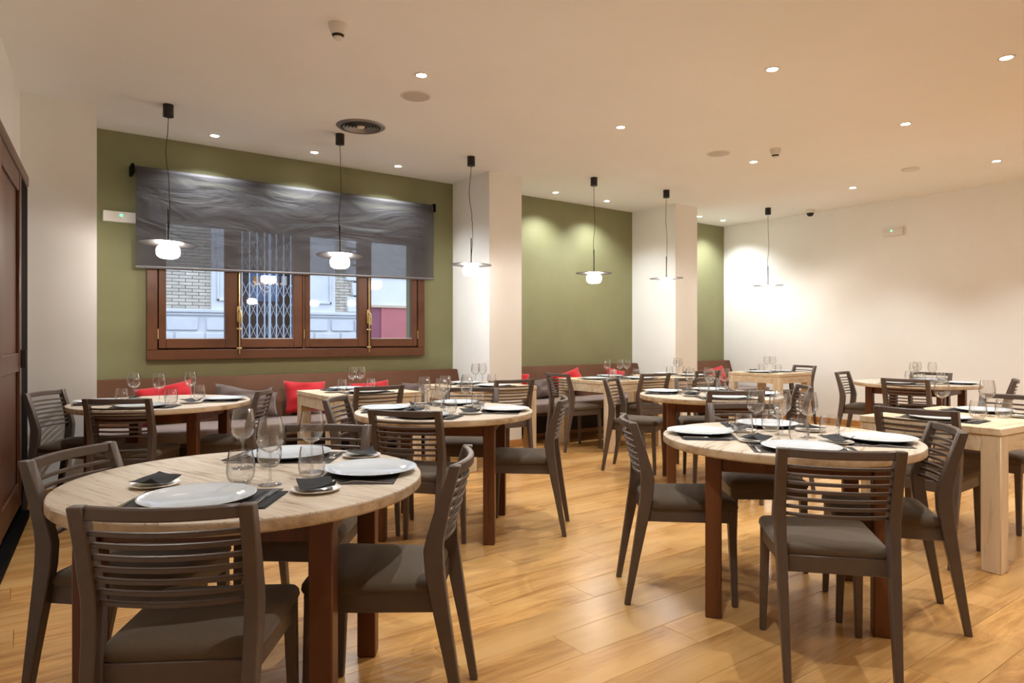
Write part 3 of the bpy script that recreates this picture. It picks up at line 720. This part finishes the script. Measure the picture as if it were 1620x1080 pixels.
# ------------------------------------------------------------------ lamps
def lathe_part(name, prof, m, parent, n=32, ang=40): return part(name, MB().lathe(prof, n), m, parent, smooth=True, ang=ang)
def pendant(x, y, tilt, az, wig, label):
    t = empty('pendant_lamp', (x, y, 1.80))
    z0 = CEIL-1.80
    lathe_part('ceiling_rose', [(.0001, z0), (.038, z0), (.038, z0-.092), (.0001, z0-.092)], m_black, t)
    rnd = random.Random(int(x*100)); pts = []
    for k in range(25):
        v = k/24; s = math.sin(math.pi*v)
        pts.append((wig*.018*s*math.sin(6*v+rnd.random()*.2)+.004*s*math.sin(17*v), .008*s*math.cos(7*v), z0-.09+(.128-(z0-.09))*v))
    part('cord', MB().tube(pts, .0028, 6), m_black, t, smooth=True)
    part('rod', MB().tube([(0, 0, .125), (0, 0, .385)], .0052, 8), m_black, t, smooth=True)
    d = lathe_part('disc_shade', [(.0001, .004), (.202, .004), (.203, .002), (.202, 0), (.0001, 0)], m_discm, t, 48)
    d.location = (0, 0, .118); d.rotation_euler = (R(tilt*math.cos(R(az))), R(tilt*math.sin(R(az))), 0)
    prof = [(.0001, .008)]
    for k in range(1, 15):
        a = math.pi*(k/14)-math.pi/2; c, s_ = math.cos(a), math.sin(a)
        prof.append((max(.0001, .084*abs(c)**.6), .062+math.copysign(.054*abs(s_)**.75, s_)))
    lathe_part('globe', prof, m_globe, t, 32, 80)
    tag(t, 'disc pendant lamp with glowing opal globe ' + label, 'pendant lamp', 'disc pendant lamps')
for p in ((.91, 5.72, 3.0, 110, -1, 'hanging leftmost, before the left of the blind'), (2.26, 5.65, 3.0, 130, .6, 'hanging before the right half of the blind'), (3.59, 5.59, 1.0, 60, -1.6, 'hanging before the middle pillar'),
          (5.17, 5.51, .6, 0, .4, 'hanging before the green bay between the right pillars'), (6.32, 5.46, 1.2, -90, -.8, 'hanging before the right pillar'), (8.32, 5.38, 1., -60, .4, 'hanging rightmost, before the cream wall'),
          (3.40, .72, 1., 0, .4, 'mirrored in the second window pane'), (4.56, .72, 1., 0, .4, 'mirrored at the left of the third window pane'), (5.12, 1.20, 1., 0, .4, 'mirrored at the right of the third window pane')):
    pendant(*p)

spot_d = bpy.data.lights.new('downlight_beam', 'SPOT'); spot_d.energy = SPOT_W; spot_d.color = SPOT_COL; spot_d.spot_size = R(98); spot_d.spot_blend = .65; spot_d.shadow_soft_size = .018
wash_d = spot_d.copy(); wash_d.name = 'wall_washer_beam'; wash_d.energy = SPOT_W*.72; wash_d.spot_size = R(124); wash_d.spot_blend = .75
def downlight(x, y, label, group='recessed downlights', beam=spot_d):
    t = empty('downlight', (x, y, CEIL))
    lathe_part('trim_ring', [(.035, -.001), (.035, -.004), (.048, -.004), (.050, 0)], m_plast, t, 24)
    lathe_part('lens', [(.0001, -.0025), (.0355, -.0025)], m_lens, t, 24)
    l = bpy.data.objects.new('beam', beam); COL.objects.link(l); l.parent = t; l.location = (0, 0, -.012)
    tag(t, label, 'downlight', group)
ordn = ['first', 'second', 'third', 'fourth', 'fifth', 'sixth', 'seventh']
for k, x in enumerate((1.38, 2.28, 3.17, 5.31, 6.18, 8.07, 8.63)): downlight(x, 6.345, 'recessed downlight, %s from the left in the row along the green wall' % ordn[k], beam=wash_d)
for k, x in enumerate((2.20, 4.11, 6.01, 8.00)): downlight(x, 4.05, 'recessed downlight, %s from the left in the second row from the green wall' % ordn[k])
for k, x in enumerate((4.04, 5.97, 7.97)): downlight(x, 2.58, 'recessed downlight, %s from the left in the third row from the green wall' % ordn[k])
downlight(5.08, 1.59, 'recessed downlight at the upper right corner of the picture')
for x, y in ((2.1, 2.58), (.35, 4.05), (3.1, 1.1), (1.2, 1.1), (7.1, 1.1), (8.6, 1.1), (4.1, -.6), (6.2, -.6)):  # unseen downlights added to light the room; first two continue the visible rows
    downlight(x, y, 'unseen recessed downlight in the ceiling outside the picture, added for its light', 'added downlights outside the picture')

# ------------------------------------------------------------------ ceiling and wall fittings
def fitting(name, x, y, label, cat, parts):
    t = empty(name, (x, y, CEIL))
    for pn, prof, m in parts: lathe_part(pn, prof, m, t, 40)
    return tag(t, label, cat)
def speaker(x, y, label):
    fitting('ceiling_speaker', x, y, label, 'speaker', [('rim', [(.098, -.0005), (.098, -.004), (.110, -.004), (.116, 0)], m_plast), ('grille', [(.0001, -.0045), (.05, -.004), (.098, -.002)], m_greyp)])
speaker(2.36, 4.43, 'round white ceiling speaker beside the first inner downlight'); speaker(5.47, 4.07, 'round white ceiling speaker left of the small smoke detector')
v = empty('air_vent', (2.32, 5.34, CEIL)); lathe_part('outer_ring', [(.165, -.001), (.165, -.012), (.19, -.010), (.205, 0)], m_vent, v, 48)
lathe_part('backing', [(.0001, -.001), (.165, -.001)], m_vdark, v, 40)
for r_ in (.145, .118, .092, .066): lathe_part('vane_ring', [(r_-.012, -.003), (r_+.004, -.015), (r_+.006, -.014), (r_-.010, -.002)], m_vent, v, 40)
lathe_part('center_cap', [(.0001, -.016), (.03, -.012), (.036, -.003)], m_plast, v, 30)
tag(v, 'round metal air vent of concentric rings in the ceiling', 'air vent')
def detector(x, y, sc, label):
    t = fitting('smoke_detector', x, y, label, 'smoke detector', [('housing', [(.055*sc, 0), (.052*sc, -.018*sc), (.038*sc, -.055*sc), (.036*sc, -.06*sc)], m_plast), ('sensor_cage', [(.034*sc, -.06*sc), (.028*sc, -.072*sc), (.0001, -.074*sc)], m_vdark), ('sensor_cap', [(.027*sc, -.073*sc), (.022*sc, -.084*sc), (.0001, -.087*sc)], m_plast)])
detector(1.46, 3.68, 1., 'cone shaped white smoke detector near the top of the picture')
detector(5.78, 3.66, .95, 'small cone shaped white smoke detector right of the ceiling speaker')
fitting('sensor_disc', 7.61, 3.24, 'flat round white ceiling sensor near the cream wall', 'sensor', [('housing', [(.085, 0), (.083, -.016), (.05, -.024), (.0001, -.024)], m_plast)])
fitting('dome_camera', 8.92, 5.11, 'small white dome security camera where the cream wall meets the ceiling', 'camera', [('housing', [(.062, 0), (.062, -.03), (.052, -.045), (.05, -.045)], m_plast), ('dome', [(.048, -.045), (.04, -.075), (.02, -.09), (.0001, -.093)], m_black)])
e1 = empty('emergency_light', (.685, YW, 2.245)); part('housing', MB().box(-.125, .125, -.05, 0, -.045, .045), m_plast, e1, bevel=.006); part('status_led', MB().cbox(.01, -.052, .012, .016, .006, .012), m_led, e1)
tag(e1, 'white emergency light box with green lamp on the green wall', 'emergency light')
e2 = empty('emergency_light', (XW, 4.10, 2.575)); part('housing', MB().box(-.05, 0, -.125, .125, -.05, .05), m_plast, e2, bevel=.006); part('status_led', MB().cbox(-.052, .01, .012, .006, .016, .012), m_led, e2)
tag(e2, 'white emergency light box with green lamp on the cream wall', 'emergency light')
